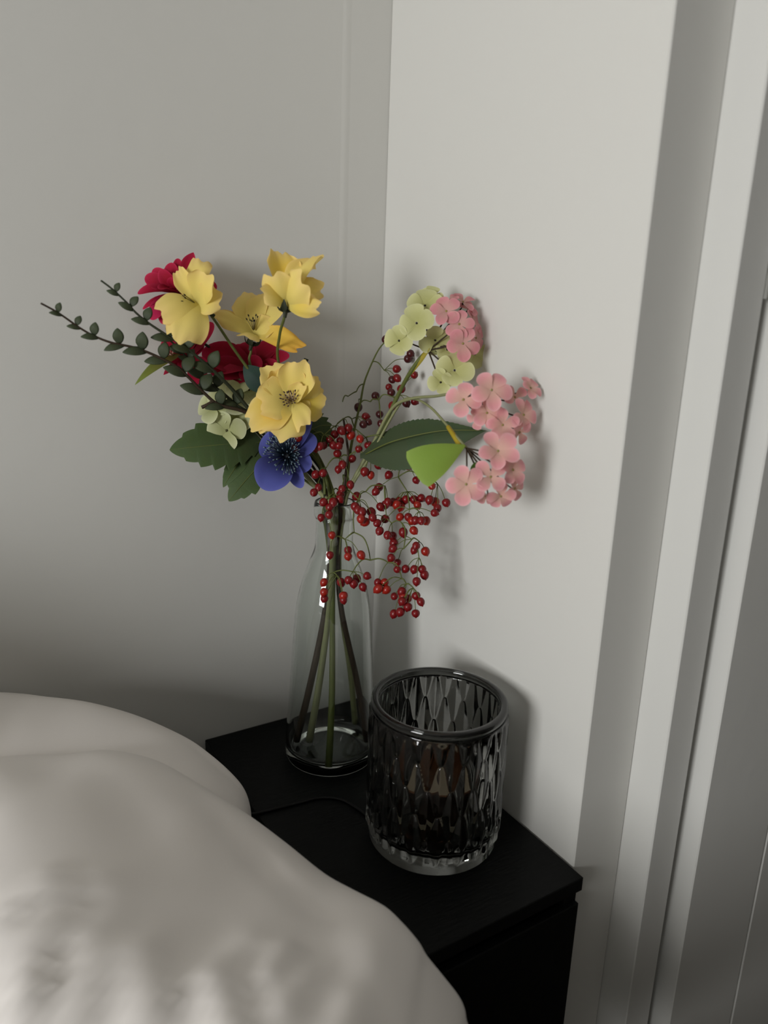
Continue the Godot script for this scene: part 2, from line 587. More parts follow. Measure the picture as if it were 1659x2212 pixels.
# ------------------------------------------------------------------ nightstand and cable
func nightstand():
	var black := mat(Color(0.035, 0.038, 0.037), 0.5, 0.28)
	black.heightmap_enabled = true
	var grain := noise_tex(0.03, 512, false, 1.0, 4)
	black.heightmap_texture = grain
	black.heightmap_scale = 0.02
	black.uv1_triplanar = true
	black.uv1_scale = Vector3(3, 3, 14)
	var t := thing("nightstand", "black wooden nightstand in the corner under the vase and candle holder", "nightstand", Vector3(-0.1205, FLOOR, 0.205))
	var h := -FLOOR
	part("top", box(Vector3(-0.1205, h - 0.0155, -0.205), Vector3(0.1205, h, 0.205), 0.0008), black, t)
	var st := begin()
	add_box(st, Vector3(-0.118, 0.0, -0.203), Vector3(-0.102, h - 0.019, 0.200), 0.0006)
	add_box(st, Vector3(0.102, 0.0, -0.203), Vector3(0.1185, h - 0.019, 0.200), 0.0006)
	add_box(st, Vector3(-0.102, 0.03, -0.203), Vector3(0.102, h - 0.0155, -0.195))
	add_box(st, Vector3(-0.102, 0.03, -0.195), Vector3(0.102, 0.045, 0.196))
	add_box(st, Vector3(-0.112, h - 0.020, -0.203), Vector3(0.112, h - 0.015, 0.196))
	part("body", commit(st), black, t)
	for k in 2:
		var lo := 0.05 + k * (h - 0.075) / 2.0
		part("drawer", box(Vector3(-0.1185, lo, 0.196), Vector3(0.1185, lo + (h - 0.085) / 2.0, 0.2045), 0.0008), black, t)
	var rubber := mat(Color(0.02, 0.02, 0.02), 0.5, 0.35)
	var pts := []
	for p in [[520, 1800, -0.045], [525, 1764, 0.0018], [560, 1756, 0.0018], [640, 1736, 0.0018], [690, 1724, 0.0018], [735, 1727, 0.0018], [775, 1749, 0.0018], [800, 1769, 0.0018]]:
		pts.append(onto(p[0], p[1], p[2]))
	var cable := part("cable", tube(pts, 0.0016, 0.0016, 8, 8), rubber, self)
	cable.set_meta("label", "thin black cable curving over the nightstand top beside the duvet")
	cable.set_meta("category", "cable")


# ------------------------------------------------------------------ glass
func glass_mat(c: Color) -> StandardMaterial3D:
	var m := StandardMaterial3D.new()
	m.transparency = BaseMaterial3D.TRANSPARENCY_ALPHA
	m.albedo_color = c
	m.roughness = 0.0
	m.metallic_specular = 0.5
	m.refraction_enabled = true
	m.refraction_scale = 0.05
	return m


func fine(profile: Array, per := 5) -> Array:
	var pts := []
	for p in profile:
		pts.append(Vector3(p[0], p[1], 0))
	var out := []
	for p in smooth(pts, per):
		out.append(Vector2(maxf(p.x, 0.0), p.y))
	return out


func bottle():
	var outer := [[0.0, 0.0035], [0.030, 0.0030], [0.046, 0.0006], [0.0515, 0.0002], [0.0545, 0.003], [0.0556, 0.010], [0.0552, 0.025], [0.0514, 0.078], [0.0468, 0.149], [0.0446, 0.180], [0.0418, 0.202], [0.0368, 0.223], [0.0300, 0.244], [0.0245, 0.258], [0.0220, 0.268], [0.0214, 0.280], [0.0213, 0.296], [0.0217, 0.300], [0.0232, 0.304], [0.0238, 0.310], [0.0234, 0.316], [0.0222, 0.3195]]
	var inner := [[0.0205, 0.3195], [0.0194, 0.317], [0.0190, 0.310], [0.0189, 0.290], [0.0194, 0.270], [0.0218, 0.257], [0.0275, 0.242], [0.0343, 0.222], [0.0392, 0.201], [0.0420, 0.179], [0.0442, 0.148], [0.0488, 0.078], [0.0522, 0.030], [0.0515, 0.019], [0.0470, 0.0125], [0.036, 0.0105], [0.018, 0.0125], [0.0, 0.0140]]
	var t := thing("flower_vase", "clear glass bottle holding the flower stems at the back of the nightstand", "vase", BOTTLE)
	var pr := fine(outer)
	pr.append_array(fine(inner))
	part("glass_body", lathe(pr, 96), glass_mat(Color(0.955, 0.97, 0.96, 0.0)), t)


func candle_holder():
	var t := thing("candle_holder", "smoked glass candle holder with almond facets at the front of the nightstand", "candle holder", HOLDER)
	var smoke := glass_mat(Color(0.70, 0.705, 0.695, 0.0))
	var n := 19
	var rows := 4.9
	var ylo := 0.013
	var yhi := 0.147
	var outer := func(y: float) -> float:
		return 0.0668 + 0.0020 * smoothstep(0.0, 0.02, y)
	var facet := func(ang: float, y: float) -> float:
		# staggered rows of almonds, each with a sharp upright ridge in its middle
		var best := 0.0
		var vstep := (yhi - ylo) / rows
		var vpos := (y - ylo) / vstep
		var upos := ang / TAU * n
		for r in range(int(floor(vpos)) - 1, int(floor(vpos)) + 3):
			var dv := absf(vpos - r) / 1.0
			if dv >= 1.0 or r < 0 or r > 5:
				continue
			var shift := 0.5 * (r % 2)
			var du := absf(upos - shift - roundf(upos - shift))
			var half := 0.47 * pow(cos(dv * PI / 2.0), 0.55)
			if half > 0.02 and du < half:
				best = maxf(best, 0.3 + 0.7 * (1.0 - du / half) * pow(1.0 - dv * dv, 0.3))
		return best
	var st := begin()
	st.set_smooth_group(0)
	var seg := n * 20
	var lev := 130
	var ring := func(k: int) -> Array:
		var out := []
		var y := 0.1490 * k / lev
		for i in seg:
			var a := TAU * i / seg
			var r: float = outer.call(y)
			var fade := smoothstep(ylo - 0.003, ylo + 0.004, y) * (1.0 - smoothstep(yhi - 0.004, yhi + 0.001, y))
			r += (-0.0032 + 0.0052 * facet.call(a, y)) * fade
			if y < 0.003:
				r -= 0.003 * (1.0 - sqrt(clampf(1.0 - pow(1.0 - y / 0.003, 2.0), 0.0, 1.0)))
			out.append(Vector3(r * cos(a), y, r * sin(a)))
		return out
	var rings := []
	for k in lev + 1:
		rings.append(ring.call(k))
	# the smooth inside, the thick floor
	var more := [Vector2(0.0684, 0.1492), Vector2(0.0612, 0.1492)]
	more.append_array([Vector2(0.0606, 0.148), Vector2(0.0602, 0.10), Vector2(0.0598, 0.04), Vector2(0.0590, 0.022), Vector2(0.055, 0.0165), Vector2(0.03, 0.0155), Vector2(0.0, 0.0155)])
	for q in more:
		var rr := []
		for i in seg:
			var a := TAU * i / seg
			rr.append(Vector3(q.x * cos(a), q.y, q.x * sin(a)))
		rings.append(rr)
	for k in rings.size() - 1:
		for i in seg:
			var l := (i + 1) % seg
			for p in [rings[k][l], rings[k + 1][l], rings[k + 1][i], rings[k][l], rings[k + 1][i], rings[k][i]]:
				st.add_vertex(p)
	for i in seg:
		for p in [rings[0][i], Vector3(0, 0.0008, 0), rings[0][(i + 1) % seg]]:
			st.add_vertex(p)
	part("glass_body", commit(st), smoke, t)
	var edge := []
	for k in 17:
		var a := TAU * k / 16.0 - PI / 2.0
		edge.append(Vector2(0.0648 + 0.0040 * signf(cos(a)) * pow(absf(cos(a)), 0.7), 0.1533 + 0.0039 * signf(sin(a)) * pow(absf(sin(a)), 0.7)))
	part("rim", lathe(edge, 128), glass_mat(Color(0.34, 0.345, 0.335, 0.0)), t, "thick dark glass rim")  # same smoked glass; the darker tint paints in the light lost through its thickness
	# the little candle inside
	var c := thing("tealight", "small tealight in a copper-toned cup inside the smoked holder", "candle", HOLDER + Vector3(0, 0.0157, 0))
	var copper := mat(Color(0.50, 0.35, 0.26), 0.25, 0.6)
	copper.metallic = 1.0
	part("cup", lathe(fine([[0.0, 0.0], [0.023, 0.0], [0.0255, 0.003], [0.0270, 0.046], [0.0276, 0.0475], [0.0270, 0.0482], [0.0262, 0.046], [0.0250, 0.005], [0.0, 0.004]], 3), 40), copper, c)
	part("wax", lathe(fine([[0.0, 0.0042], [0.0245, 0.0046], [0.0256, 0.030], [0.022, 0.0305], [0.0, 0.0295]], 3), 40), mat(Color(0.85, 0.8, 0.7), 0.4), c)
	part("wick", tube([Vector3(0, 0.028, 0), Vector3(0, 0.034, 0), Vector3(0.001, 0.038, 0)], 0.0007, 0.0006, 6), mat(Color(0.06, 0.05, 0.05), 0.9), c)


# ------------------------------------------------------------------ flowers
func toward(r: float, u: float, t: float) -> Vector3:
	return (view * Vector3(r, u, t)).normalized()


# the way of a stem from a flower into the bottle: through the mouth, then down to foot (a point inside) or only into the neck
func into_bottle(from: Array, mouth := Vector2.ZERO, foot = null) -> Array:
	var p := from.duplicate()
	var m := BOTTLE + Vector3(mouth.x, 0.316, mouth.y)
	p.append(m)
	p.append(BOTTLE + Vector3(mouth.x * 0.55, 0.27, mouth.y * 0.55))
	if foot != null:
		var f: Vector3 = foot
		p.append((BOTTLE + Vector3(mouth.x * 0.5, 0.22, mouth.y * 0.5)).lerp(f, 0.12))
		p.append(p[-1].lerp(f, 0.55) + Vector3(0.0015, 0, 0.001))
		p.append(f)
	else:
		p.append(BOTTLE + Vector3(mouth.x * 0.2, 0.235, mouth.y * 0.2))
	return p


func px(n: float, d: float) -> float:  # the real size of n photograph pixels at distance d
	return n * d / FOCAL


func stamens(where: Vector3, facing: Vector3, n: int, length: float, spread: float, thin: float, thread: Color, tipc: Color, knob: float) -> ArrayMesh:
	var st := begin()
	var f := facing.normalized()
	var a := f.cross(Vector3.UP).normalized()
	var b := f.cross(a)
	for i in n:
		var t := TAU * i * 0.381966
		var r := sqrt((i + 0.5) / n) * spread
		var dir := (f + (a * cos(t) + b * sin(t)) * r).normalized()
		var l := length * rng.randf_range(0.75, 1.1)
		var e := where + dir * l
		st.set_color(thread)
		add_tube(st, [where + dir * l * 0.15, where + dir * l * 0.6 + f * l * 0.05, e], thin, thin, 5)
		st.set_color(tipc)
		add_tube(st, [e - dir * knob * 1.2, e, e + dir * knob * 1.4], knob, knob * 0.6, 6)
	return commit(st)


func calyx(parent: Node, where: Vector3, axis: Vector3, r: float, m: Material, n := 5):
	var st := begin()
	var f := axis.normalized()
	var a := f.cross(Vector3.UP if absf(f.y) < 0.9 else Vector3.RIGHT).normalized()
	var b := f.cross(a)
	st.set_color(Color.WHITE)
	add_tube(st, smooth([where - f * r * 1.3, where - f * r * 0.7, where - f * r * 0.1, where + f * r * 0.25], 3), r * 0.25, r * 0.8, 10)
	for k in n:
		var t := TAU * k / n
		var o := a * cos(t) + b * sin(t)
		add_blade(st, where - f * r * 0.5 + o * r * 0.4, where + f * r * 1.2 + o * r * 1.5, o - f * 0.4, r * 1.0, {"peak": 0.4, "blunt": 1.0, "nu": 6, "nv": 4, "c0": Color(1, 1, 1)})
	part("calyx", commit(st), m, parent)


func yellow_flower(label: String, c: Vector3, facing: Vector3, petals: Array, stem: Array, mouth: Vector2, foot, sta: Array):
	var t := thing("yellow_flower", label, "flower", Vector3.ZERO, "yellow flowers in the vase")
	for p in petals:  # [px, py, distance, width in pixels, facing, options]
		var tip := at(p[0], p[1], p[2])
		var o := {"c0": Color(0.74, 0.63, 0.18), "c1": Color(0.87, 0.71, 0.20), "ce": Color(0.90, 0.68, 0.25), "peak": 0.74, "fan": 0.17, "ruffle": 0.07, "cup": 0.12, "foot": 0.3, "lobe": 0.05, "waves": 6.5, "nu": 22, "nv": 20}
		o.merge(p[5], true)
		part("petal", blade(c, tip, p[4], px(p[3], p[2]) * 1.24, o), petal_cloth, t)
	part("stamens", stamens(c + facing * 0.003, facing, sta[0], sta[1], sta[2], 0.00035, sta[3], sta[4], 0.0008), petal_cloth, t, "dark-tipped stamens")
	calyx(t, stem[0], (c - stem[0]).normalized(), 0.0062, stem_dark)
	part("stem", tube(into_bottle(stem, mouth, foot), 0.0014, 0.0021 if foot == null else 0.0042, 8), stem_green, t)


func bouquet():
	var f1 := onto(640, 1600, 0.016)
	var f2 := onto(668, 1600, 0.016)
	var f3 := onto(710, 1655, 0.014)
	var f4 := onto(793, 1600, 0.016)
	var f5 := onto(768, 1560, 0.016)
	eucalyptus(f1)
	red_flowers()
	pale_hydrangea_left()
	anemone(f2)
	yellows(f3)
	hydrangeas(f5)
	berries(f4)


func yellows(f3: Vector3):
	var dark := Color(0.03, 0.025, 0.02)
	# the one at the left, seen from its side, opening to the left
	var c := at(430, 658, 0.765)
	yellow_flower("yellow flower opening to the left, in front of the red bloom, upper left", c, toward(-0.75, 0.15, 0.6), [
		[412, 556, 0.772, 66, toward(-0.5, 0.1, 1.0), {"curl": -0.12, "cup": -0.1}],
		[384, 580, 0.770, 34, toward(-0.2, 0.1, 1.0), {"cup": 0.25}],
		[462, 594, 0.752, 62, toward(-0.35, -0.1, 1.0), {"curl": 0.2, "cup": 0.2}],
		[470, 640, 0.750, 60, toward(0.2, 0.1, 1.0), {"cup": 0.2, "curl": -0.2}],
		[346, 668, 0.738, 74, toward(0.1, 0.3, 1.0), {"cup": -0.16, "curl": -0.12}],
		[388, 730, 0.735, 76, toward(0.15, 0.25, 1.0), {"cup": -0.12, "curl": -0.1}]],
		[at(449, 672, 0.770), at(468, 698, 0.780), at(520, 775, 0.800), at(600, 880, 0.83), at(690, 1000, 0.855)], Vector2(-0.012, 0.0), null,
		[7, 0.017, 0.55, Color(0.05, 0.05, 0.02), dark])
	# the middle one, open upwards
	c = at(549, 722, 0.805)
	yellow_flower("open yellow flower facing up, above the middle red bloom", c, toward(0.05, 0.65, 0.7), [
		[537, 633, 0.822, 62, toward(0.1, -0.1, 1.0), {"cup": 0.16}],
		[596, 640, 0.815, 70, toward(-0.3, -0.1, 1.0), {"cup": 0.1, "notch": 0.1}],
		[592, 700, 0.800, 48, toward(-0.5, 0.1, 1.0), {"cup": 0.12}],
		[652, 744, 0.790, 44, toward(0.0, 0.45, 1.0), {"ce": Color(0.9, 0.5, 0.08), "curl": -0.08, "c1": Color(0.9, 0.6, 0.09)}],
		[460, 676, 0.795, 48, toward(0.2, 0.6, 0.8), {"curl": 0.05, "cup": -0.1}],
		[505, 676, 0.810, 44, toward(0.5, 0.2, 1.0), {"cup": 0.2}],
		[528, 726, 0.784, 44, toward(-0.1, 0.3, 1.0), {"cup": -0.2, "ruffle": 0.02}]],
		[at(544, 741, 0.806), at(542, 760, 0.808), at(541, 790, 0.812), at(580, 880, 0.83), at(688, 1000, 0.85)], Vector2(-0.008, 0.006), null,
		[9, 0.017, 0.4, Color(0.3, 0.25, 0.12), dark])
	# the highest one, a cup seen from the side
	c = at(618, 655, 0.735)
	yellow_flower("topmost yellow flower, a half closed cup on a thin bent stem", c, toward(0.1, 0.85, 0.4), [
		[600, 542, 0.752, 60, toward(0.45, 0.0, 1.0), {"cup": 0.25, "c1": Color(0.86, 0.62, 0.08)}],
		[642, 575, 0.765, 60, toward(-0.1, 0.0, 1.0), {"cup": 0.2}],
		[690, 552, 0.742, 58, toward(-0.45, 0.1, 1.0), {"cup": 0.15, "ruffle": 0.16, "twist": 0.3}],
		[698, 618, 0.730, 58, toward(-0.3, 0.2, 1.0), {"cup": 0.18, "ruffle": 0.14}],
		[590, 592, 0.712, 70, toward(-0.35, 0.1, 1.0), {"cup": -0.22}],
		[654, 604, 0.702, 78, toward(0.2, 0.2, 1.0), {"cup": -0.2, "blunt": 0.4}],
		[566, 622, 0.715, 46, toward(-0.1, 0.4, 1.0), {"cup": -0.15}],
		[682, 662, 0.708, 44, toward(0.2, -0.3, 1.0), {"cup": -0.2, "curl": -0.1, "c1": Color(0.85, 0.66, 0.12)}]],
		[at(617, 668, 0.735), at(613, 690, 0.738), at(604, 725, 0.765), at(602, 785, 0.808), at(640, 900, 0.845), at(700, 1010, 0.86)], Vector2(-0.004, 0.010), null,
		[6, 0.014, 0.4, Color(0.4, 0.3, 0.1), Color(0.2, 0.15, 0.05)])
	# the big one in the middle, facing the viewer
	c = at(632, 868, 0.800)
	yellow_flower("largest yellow flower, wide open to the viewer above the blue anemone", c, toward(-0.15, 0.15, 1.0), [
		[572, 792, 0.800, 62, toward(0.2, 0.1, 1.0), {"cup": 0.25}],
		[612, 790, 0.797, 66, toward(0.1, -0.3, 1.0), {"cup": 0.3, "arch": -0.05, "c1": Color(0.86, 0.60, 0.07)}],
		[655, 780, 0.790, 66, toward(-0.1, -0.2, 1.0), {"cup": 0.14, "curl": 0.1, "ruffle": 0.12}],
		[690, 822, 0.806, 56, toward(0.2, 0.1, 1.0), {"cup": -0.1}],
		[702, 866, 0.806, 70, toward(0.2, 0.2, 1.0), {"cup": -0.12, "c1": Color(0.85, 0.66, 0.1)}],
		[658, 832, 0.785, 34, toward(-0.3, 0.0, 1.0), {"cup": 0.3}],
		[556, 866, 0.782, 82, toward(-0.1, 0.2, 1.0), {"cup": 0.1, "notch": 0.06}],
		[540, 918, 0.776, 76, toward(-0.05, 0.3, 1.0), {"cup": 0.08, "curl": -0.05, "c1": Color(0.92, 0.66, 0.12)}],
		[588, 946, 0.774, 92, toward(0.05, 0.3, 1.0), {"cup": -0.08, "notch": 0.08, "ruffle": 0.07}],
		[650, 926, 0.776, 54, toward(-0.35, 0.2, 1.0), {"cup": -0.16}],
		[664, 900, 0.800, 40, toward(0.3, 0.1, 1.0), {}],
		[631, 938, 0.805, 16, toward(0.0, 0.1, 1.0), {"ruffle": 0.0, "lobe": 0.0, "fan": 0.2}]],
		[at(640, 884, 0.815), at(660, 920, 0.835), at(690, 1000, 0.858), at(712, 1060, 0.864)], Vector2(-0.003, 0.003), f3,
		[26, 0.016, 0.85, Color(0.62, 0.50, 0.38), Color(0.10, 0.06, 0.06)])
	var t := get_node("yellow_flower_003")
	part("leaf", blade(at(582, 846, 0.812), at(526, 789, 0.806), toward(-0.3, 0.1, 1.0), px(52, 0.81), {"peak": 0.45, "blunt": 0.8, "fold": 0.15, "c0": Color(0.012, 0.035, 0.025), "cup": 0.0, "ce": Color(0.014, 0.04, 0.03)}), leaf_cloth, t, "dark blue-green pointed leaf")
	part("side_shoot", tube([at(662, 775, 0.835), at(656, 792, 0.836), at(650, 815, 0.838), at(648, 850, 0.825)], 0.0026, 0.0024, 8), stem_dark, t)


func red_bloom(label: String, c: Vector3, petals: Array, stem: Array, mouth: Vector2, pale: Array) -> Node3D:
	var t := thing("red_flower", label, "flower", Vector3.ZERO, "red flowers in the vase")
	for p in petals:
		var o := {"c0": Color(0.15, 0.002, 0.010), "c1": Color(0.38, 0.007, 0.032), "ce": Color(0.56, 0.030, 0.095), "peak": 0.64, "blunt": 0.48, "cup": 0.14, "ruffle": 0.03, "lobe": 0.0, "foot": 0.25, "nu": 12, "nv": 10}
		o.merge(p[5] if p.size() > 5 else {}, true)
		var from: Vector3 = c if p[4] is Vector3 and p.size() < 7 else at(p[6][0], p[6][1], p[6][2])
		part("petal", blade(from, at(p[0], p[1], p[2]), p[4], px(p[3], p[2]), o), petal_cloth, t)
	for s in pale:
		part("stamens", stamens(at(s[0], s[1], s[2]), toward(s[3], s[4], 1.0), 6, 0.010, 0.7, 0.0006, Color(0.75, 0.45, 0.38), Color(0.8, 0.6, 0.5), 0.0009), petal_cloth, t, "pale pink stamens")
	calyx(t, stem[0], (c - stem[0]).normalized(), 0.006, stem_dark)
	part("stem", tube(into_bottle(stem, mouth, null), 0.0014, 0.002, 8), stem_dark, t)
	return t


func red_flowers():
	# behind the left yellow flower: full, many petals
	var d := 0.785
	var c := at(388, 632, d + 0.004)
	red_bloom("full red flower behind the left yellow one, highest of the reds", c, [
		[297, 634, d - 0.008, 26, toward(-0.1, 0.5, 1.0), {"cup": 0.3}],
		[313, 598, d - 0.004, 36, toward(-0.3, 0.1, 1.0)],
		[330, 582, d, 32, toward(-0.2, 0.1, 1.0)],
		[346, 582, d - 0.012, 34, toward(-0.3, -0.1, 1.0), {"c0": Color(0.3, 0.005, 0.02)}],
		[366, 568, d + 0.002, 34, toward(-0.1, -0.2, 1.0)],
		[384, 558, d + 0.006, 22, toward(0.1, 0.0, 1.0)],
		[418, 545, d + 0.008, 30, toward(0.1, 0.0, 1.0), {"blunt": 0.9}],
		[399, 566, d + 0.01, 24, toward(0, 0, 1)],
		[443, 575, d + 0.01, 34, toward(0.2, 0, 1)],
		[469, 618, d + 0.008, 36, toward(0.3, 0.1, 1.0)],
		[452, 660, d + 0.008, 34, toward(0.3, 0.1, 1.0)],
		[345, 625, d - 0.02, 40, toward(-0.4, 0.3, 1.0), {"c1": Color(0.33, 0.004, 0.02)}],
		[325, 690, d - 0.006, 40, toward(-0.1, 0.2, 1.0), {"c1": Color(0.42, 0.012, 0.07)}],
		[308, 668, d - 0.004, 14, toward(-0.1, 0.2, 1.0), {"cup": 0.3}],
		[350, 700, d, 36, toward(0, 0.2, 1)],
		[400, 700, d + 0.006, 36, toward(0.1, -0.2, 1)],
		[372, 600, d - 0.02, 30, toward(-0.2, 0.1, 1)],
		[412, 600, d - 0.012, 30, toward(0.2, 0.1, 1)]],
		[at(398, 648, d + 0.012), at(430, 730, 0.815), at(475, 770, 0.835), at(580, 900, 0.855), at(690, 1010, 0.862)], Vector2(-0.013, -0.004), [])
	# below it, half hidden by the green sprigs, with pale stamens
	d = 0.805
	c = at(405, 775, d + 0.006)
	var t := red_bloom("red flower with pale stamens tangled in the leafy sprigs", c, [
		[349, 738, d - 0.004, 36, toward(-0.1, 0.1, 1.0)],
		[352, 776, d - 0.006, 28, toward(-0.2, 0.2, 1.0)],
		[426, 694, d - 0.002, 38, toward(-0.1, 0.1, 1.0), {"blunt": 0.8}],
		[460, 697, d - 0.004, 36, toward(0.1, 0.1, 1.0)],
		[432, 730, d + 0.004, 44, toward(0.1, 0.1, 1.0), {"c1": Color(0.3, 0.004, 0.02)}],
		[444, 838, d - 0.006, 40, toward(0.1, 0.2, 1.0), {"blunt": 0.7}],
		[396, 800, d - 0.006, 30, toward(0.0, 0.2, 1.0)],
		[353, 810, d, 16, toward(-0.1, 0.2, 1.0), {"blunt": 0.9}],
		[448, 800, d + 0.004, 36, toward(0.1, 0.2, 1.0)]],
		[at(415, 785, d + 0.012), at(450, 820, 0.83), at(560, 930, 0.855), at(685, 1030, 0.864)], Vector2(-0.014, 0.004), [[374, 768, d - 0.008, -0.3, 0.2], [396, 748, d - 0.006, -0.1, 0.3]])
	part("leaf", blade(at(388, 766, d - 0.008), at(291, 832, d - 0.03), toward(-0.2, 0.5, 1.0), px(30, d), {"peak": 0.32, "blunt": 0.8, "cup": 0.2, "arch": 0.06, "c0": Color(0.09, 0.07, 0.015), "c1": Color(0.16, 0.19, 0.03), "ce": Color(0.2, 0.25, 0.07)}), leaf_cloth, t, "narrow lime green leaf")
	# wide one under the middle yellow flower
	d = 0.845
	c = at(548, 800, d)
	red_bloom("wide red flower under the middle yellow one", c, [
		[436, 760, d - 0.02, 70, toward(-0.1, 0.3, 1.0), {"peak": 0.55}],
		[452, 800, d - 0.024, 56, toward(-0.1, 0.1, 1.0), {"c1": Color(0.3, 0.004, 0.02)}],
		[502, 748, d + 0.004, 40, toward(0.0, 0.2, 1.0)],
		[525, 740, d + 0.006, 40, toward(0.1, 0.2, 1.0)],
		[556, 742, d + 0.01, 36, toward(0.1, 0.1, 1.0)],
		[592, 738, d + 0.008, 42, toward(-0.1, 0.1, 1.0)],
		[625, 766, d + 0.002, 34, toward(-0.1, 0.3, 1.0)],
		[606, 792, d - 0.008, 36, toward(0.0, 0.3, 1.0)],
		[578, 812, d - 0.014, 44, toward(0.1, 0.2, 1.0), {"c1": Color(0.34, 0.004, 0.02)}],
		[530, 826, d - 0.018, 44, toward(0.0, 0.2, 1.0), {"c1": Color(0.46, 0.014, 0.05)}],
		[478, 806, d - 0.026, 30, toward(0.0, 0.7, 1.0), {"c1": Color(0.48, 0.02, 0.06)}],
		[500, 826, d - 0.018, 40, toward(-0.1, 0.2, 1.0)],
		[560, 770, d - 0.012, 40, toward(0.0, 0.2, 1.0)]],
		[at(556, 812, d + 0.012), at(600, 900, 0.86), at(690, 1030, 0.868)], Vector2(-0.006, -0.008), [])


func eucalyptus(foot: Vector3):
	var t := thing("leafy_spray", "spray of small oval dark green leaves on three long stems reaching out to the left", "foliage")
	var hub := at(549, 897, 0.815)
	var runs := [
		[[88, 655, 0.70], [126, 676, 0.71], [172, 708, 0.724], [202, 725, 0.73], [240, 740, 0.736], [294, 752, 0.746], [348, 774, 0.756], [389, 798, 0.766], [440, 848, 0.786], [472, 874, 0.795], [515, 885, 0.805]],
		[[218, 606, 0.73], [243, 625, 0.733], [275, 655, 0.738], [294, 676, 0.741], [321, 698, 0.746], [357, 722, 0.752], [400, 750, 0.765], [440, 782, 0.776], [473, 812, 0.787], [505, 845, 0.80]],
		[[352, 722, 0.766], [385, 752, 0.775], [420, 790, 0.785], [448, 822, 0.795], [485, 852, 0.803], [515, 878, 0.81]]]
	var leaf_o := {"peak": 0.5, "blunt": 0.75, "thick": 0.0011, "cup": 0.05, "nu": 8, "nv": 6, "c0": Color(0.04, 0.052, 0.027), "c1": Color(0.052, 0.068, 0.034), "ce": Color(0.046, 0.06, 0.03), "ruffle": 0.0}
	for r in runs.size():
		var pts := []
		for p in runs[r]:
			pts.append(at(p[0], p[1], p[2]))
		pts.append(hub)
		var line := smooth(pts, 8)
		var b := part("branch", tube(pts, 0.0009, 0.0021, 8, 8), stem_dark if r != 0 else stem_brown, t)
		var gone := 0.0
		var next := 0.018
		var side := 1.0
		for i in range(1, line.size() - 3):
			gone += line[i].distance_to(line[i - 1])
			if gone < next:
				continue
			var share := float(i) / line.size()
			if share > 0.86 or (r == 2 and share < 0.2):
				continue
			var l := lerpf(0.0085, 0.0195, clampf(share * 1.7, 0.0, 1.0)) * rng.randf_range(0.9, 1.1)
			var along: Vector3 = (line[i - 1] - line[i + 1]).normalized()  # towards the tip
			var up: Vector3 = (toward(0.45, 0.85, 0.0) - along * toward(0.45, 0.85, 0.0).dot(along)).normalized()
			for s in [1.0, -1.0]:
				var dir: Vector3 = (along * (0.25 if s > 0 else 0.95) + up * s * (0.95 if s > 0 else 0.42) + toward(0, 0, 1) * rng.randf_range(-0.25, 0.35)).normalized()
				var from: Vector3 = line[i] + along * (0.003 if s > 0 else -0.002)
				part("leaf", blade(from, from + dir * l * (0.95 if s > 0 else 1.25), toward(0.1 * s, 0.3, 1.0), l * (0.66 if s > 0 else 0.56), leaf_o), leaf_cloth, b)
			next += lerpf(0.017, 0.026, clampf(share * 1.5, 0.0, 1.0)) * rng.randf_range(0.85, 1.15)
	part("branch", tube([at(436, 880, 0.79), at(447, 875, 0.79), at(462, 866, 0.792)], 0.0019, 0.0017, 8), stem_brown, t, "short bare side twig")
	part("stem", tube(into_bottle([hub, at(590, 930, 0.835), at(650, 1000, 0.855), at(696, 1050, 0.866)], Vector2(-0.011, 0.006), foot), 0.0026, 0.0045, 8), stem_brown, t, "long brown main stem inside the vase")


# a cluster head of small flowers, each floret with its own petals; spots = [px, py, radius in pixels, petals, toward the viewer 0..1]
func floret_head(t: Node3D, c: Vector3, spots: Array, d: float, petal_mesh: ArrayMesh, eye_m: Material, joint: Vector3, wire: Material, petal_len: float, lift: float):
	var eye := SphereMesh.new()
	eye.radius = 0.0012
	eye.height = 0.0018
	eye.radial_segments = 10
	eye.rings = 5
	for s in spots:
		var where := at(s[0], s[1], s[4])
		var face := ((where - c).normalized() * lift + toward(0, 0.1, 1) * 0.55).normalized() if s.size() < 6 else toward(s[5], s[6], s[7])
		var e := part("floret", eye, eye_m, t)
		var a := face.cross(Vector3.UP).normalized()
		var b := face.cross(a)
		e.transform = Transform3D(Basis(a, face, -b).orthonormalized(), where)
		var n: int = s[3]
		var spin := rng.randf() * TAU
		for k in n:
			var q := part("petal", petal_mesh, petal_cloth, e)
			var g: float = px(s[2], s[4]) / petal_len
			var tilt := rng.randf_range(-0.28, 0.22)
			q.transform = Transform3D(Basis(Vector3.UP, spin + TAU * k / n + rng.randf_range(-0.12, 0.12)) * Basis(Vector3.RIGHT, tilt) * Basis.from_scale(Vector3(g * rng.randf_range(0.92, 1.12), g, g * rng.randf_range(0.9, 1.08))), Vector3.ZERO)
		var home := joint - where
		var local := e.transform.basis.inverse() * home
		var st := begin()
		add_tube(st, smooth([Vector3(0, -0.0006, 0), Vector3(0, -0.008, 0), Vector3(0, -0.008, 0).lerp(local, 0.5), local], 4), 0.0007, 0.0009, 6)
		part("stalk", commit(st), wire, e)


func round_petal(width: float, c0: Color, c1: Color, ce: Color) -> ArrayMesh:
	return blade(Vector3(0, 0, 0.0008), Vector3(0, 0.0008, 0.0125), Vector3.UP, width, {"peak": 0.62, "blunt": 0.52, "cup": 0.10, "arch": 0.06, "curl": -0.05, "ruffle": 0.02, "lobe": 0.0, "foot": 0.32, "c0": c0, "c1": c1, "ce": ce, "nu": 9, "nv": 8, "phase": 1.0})


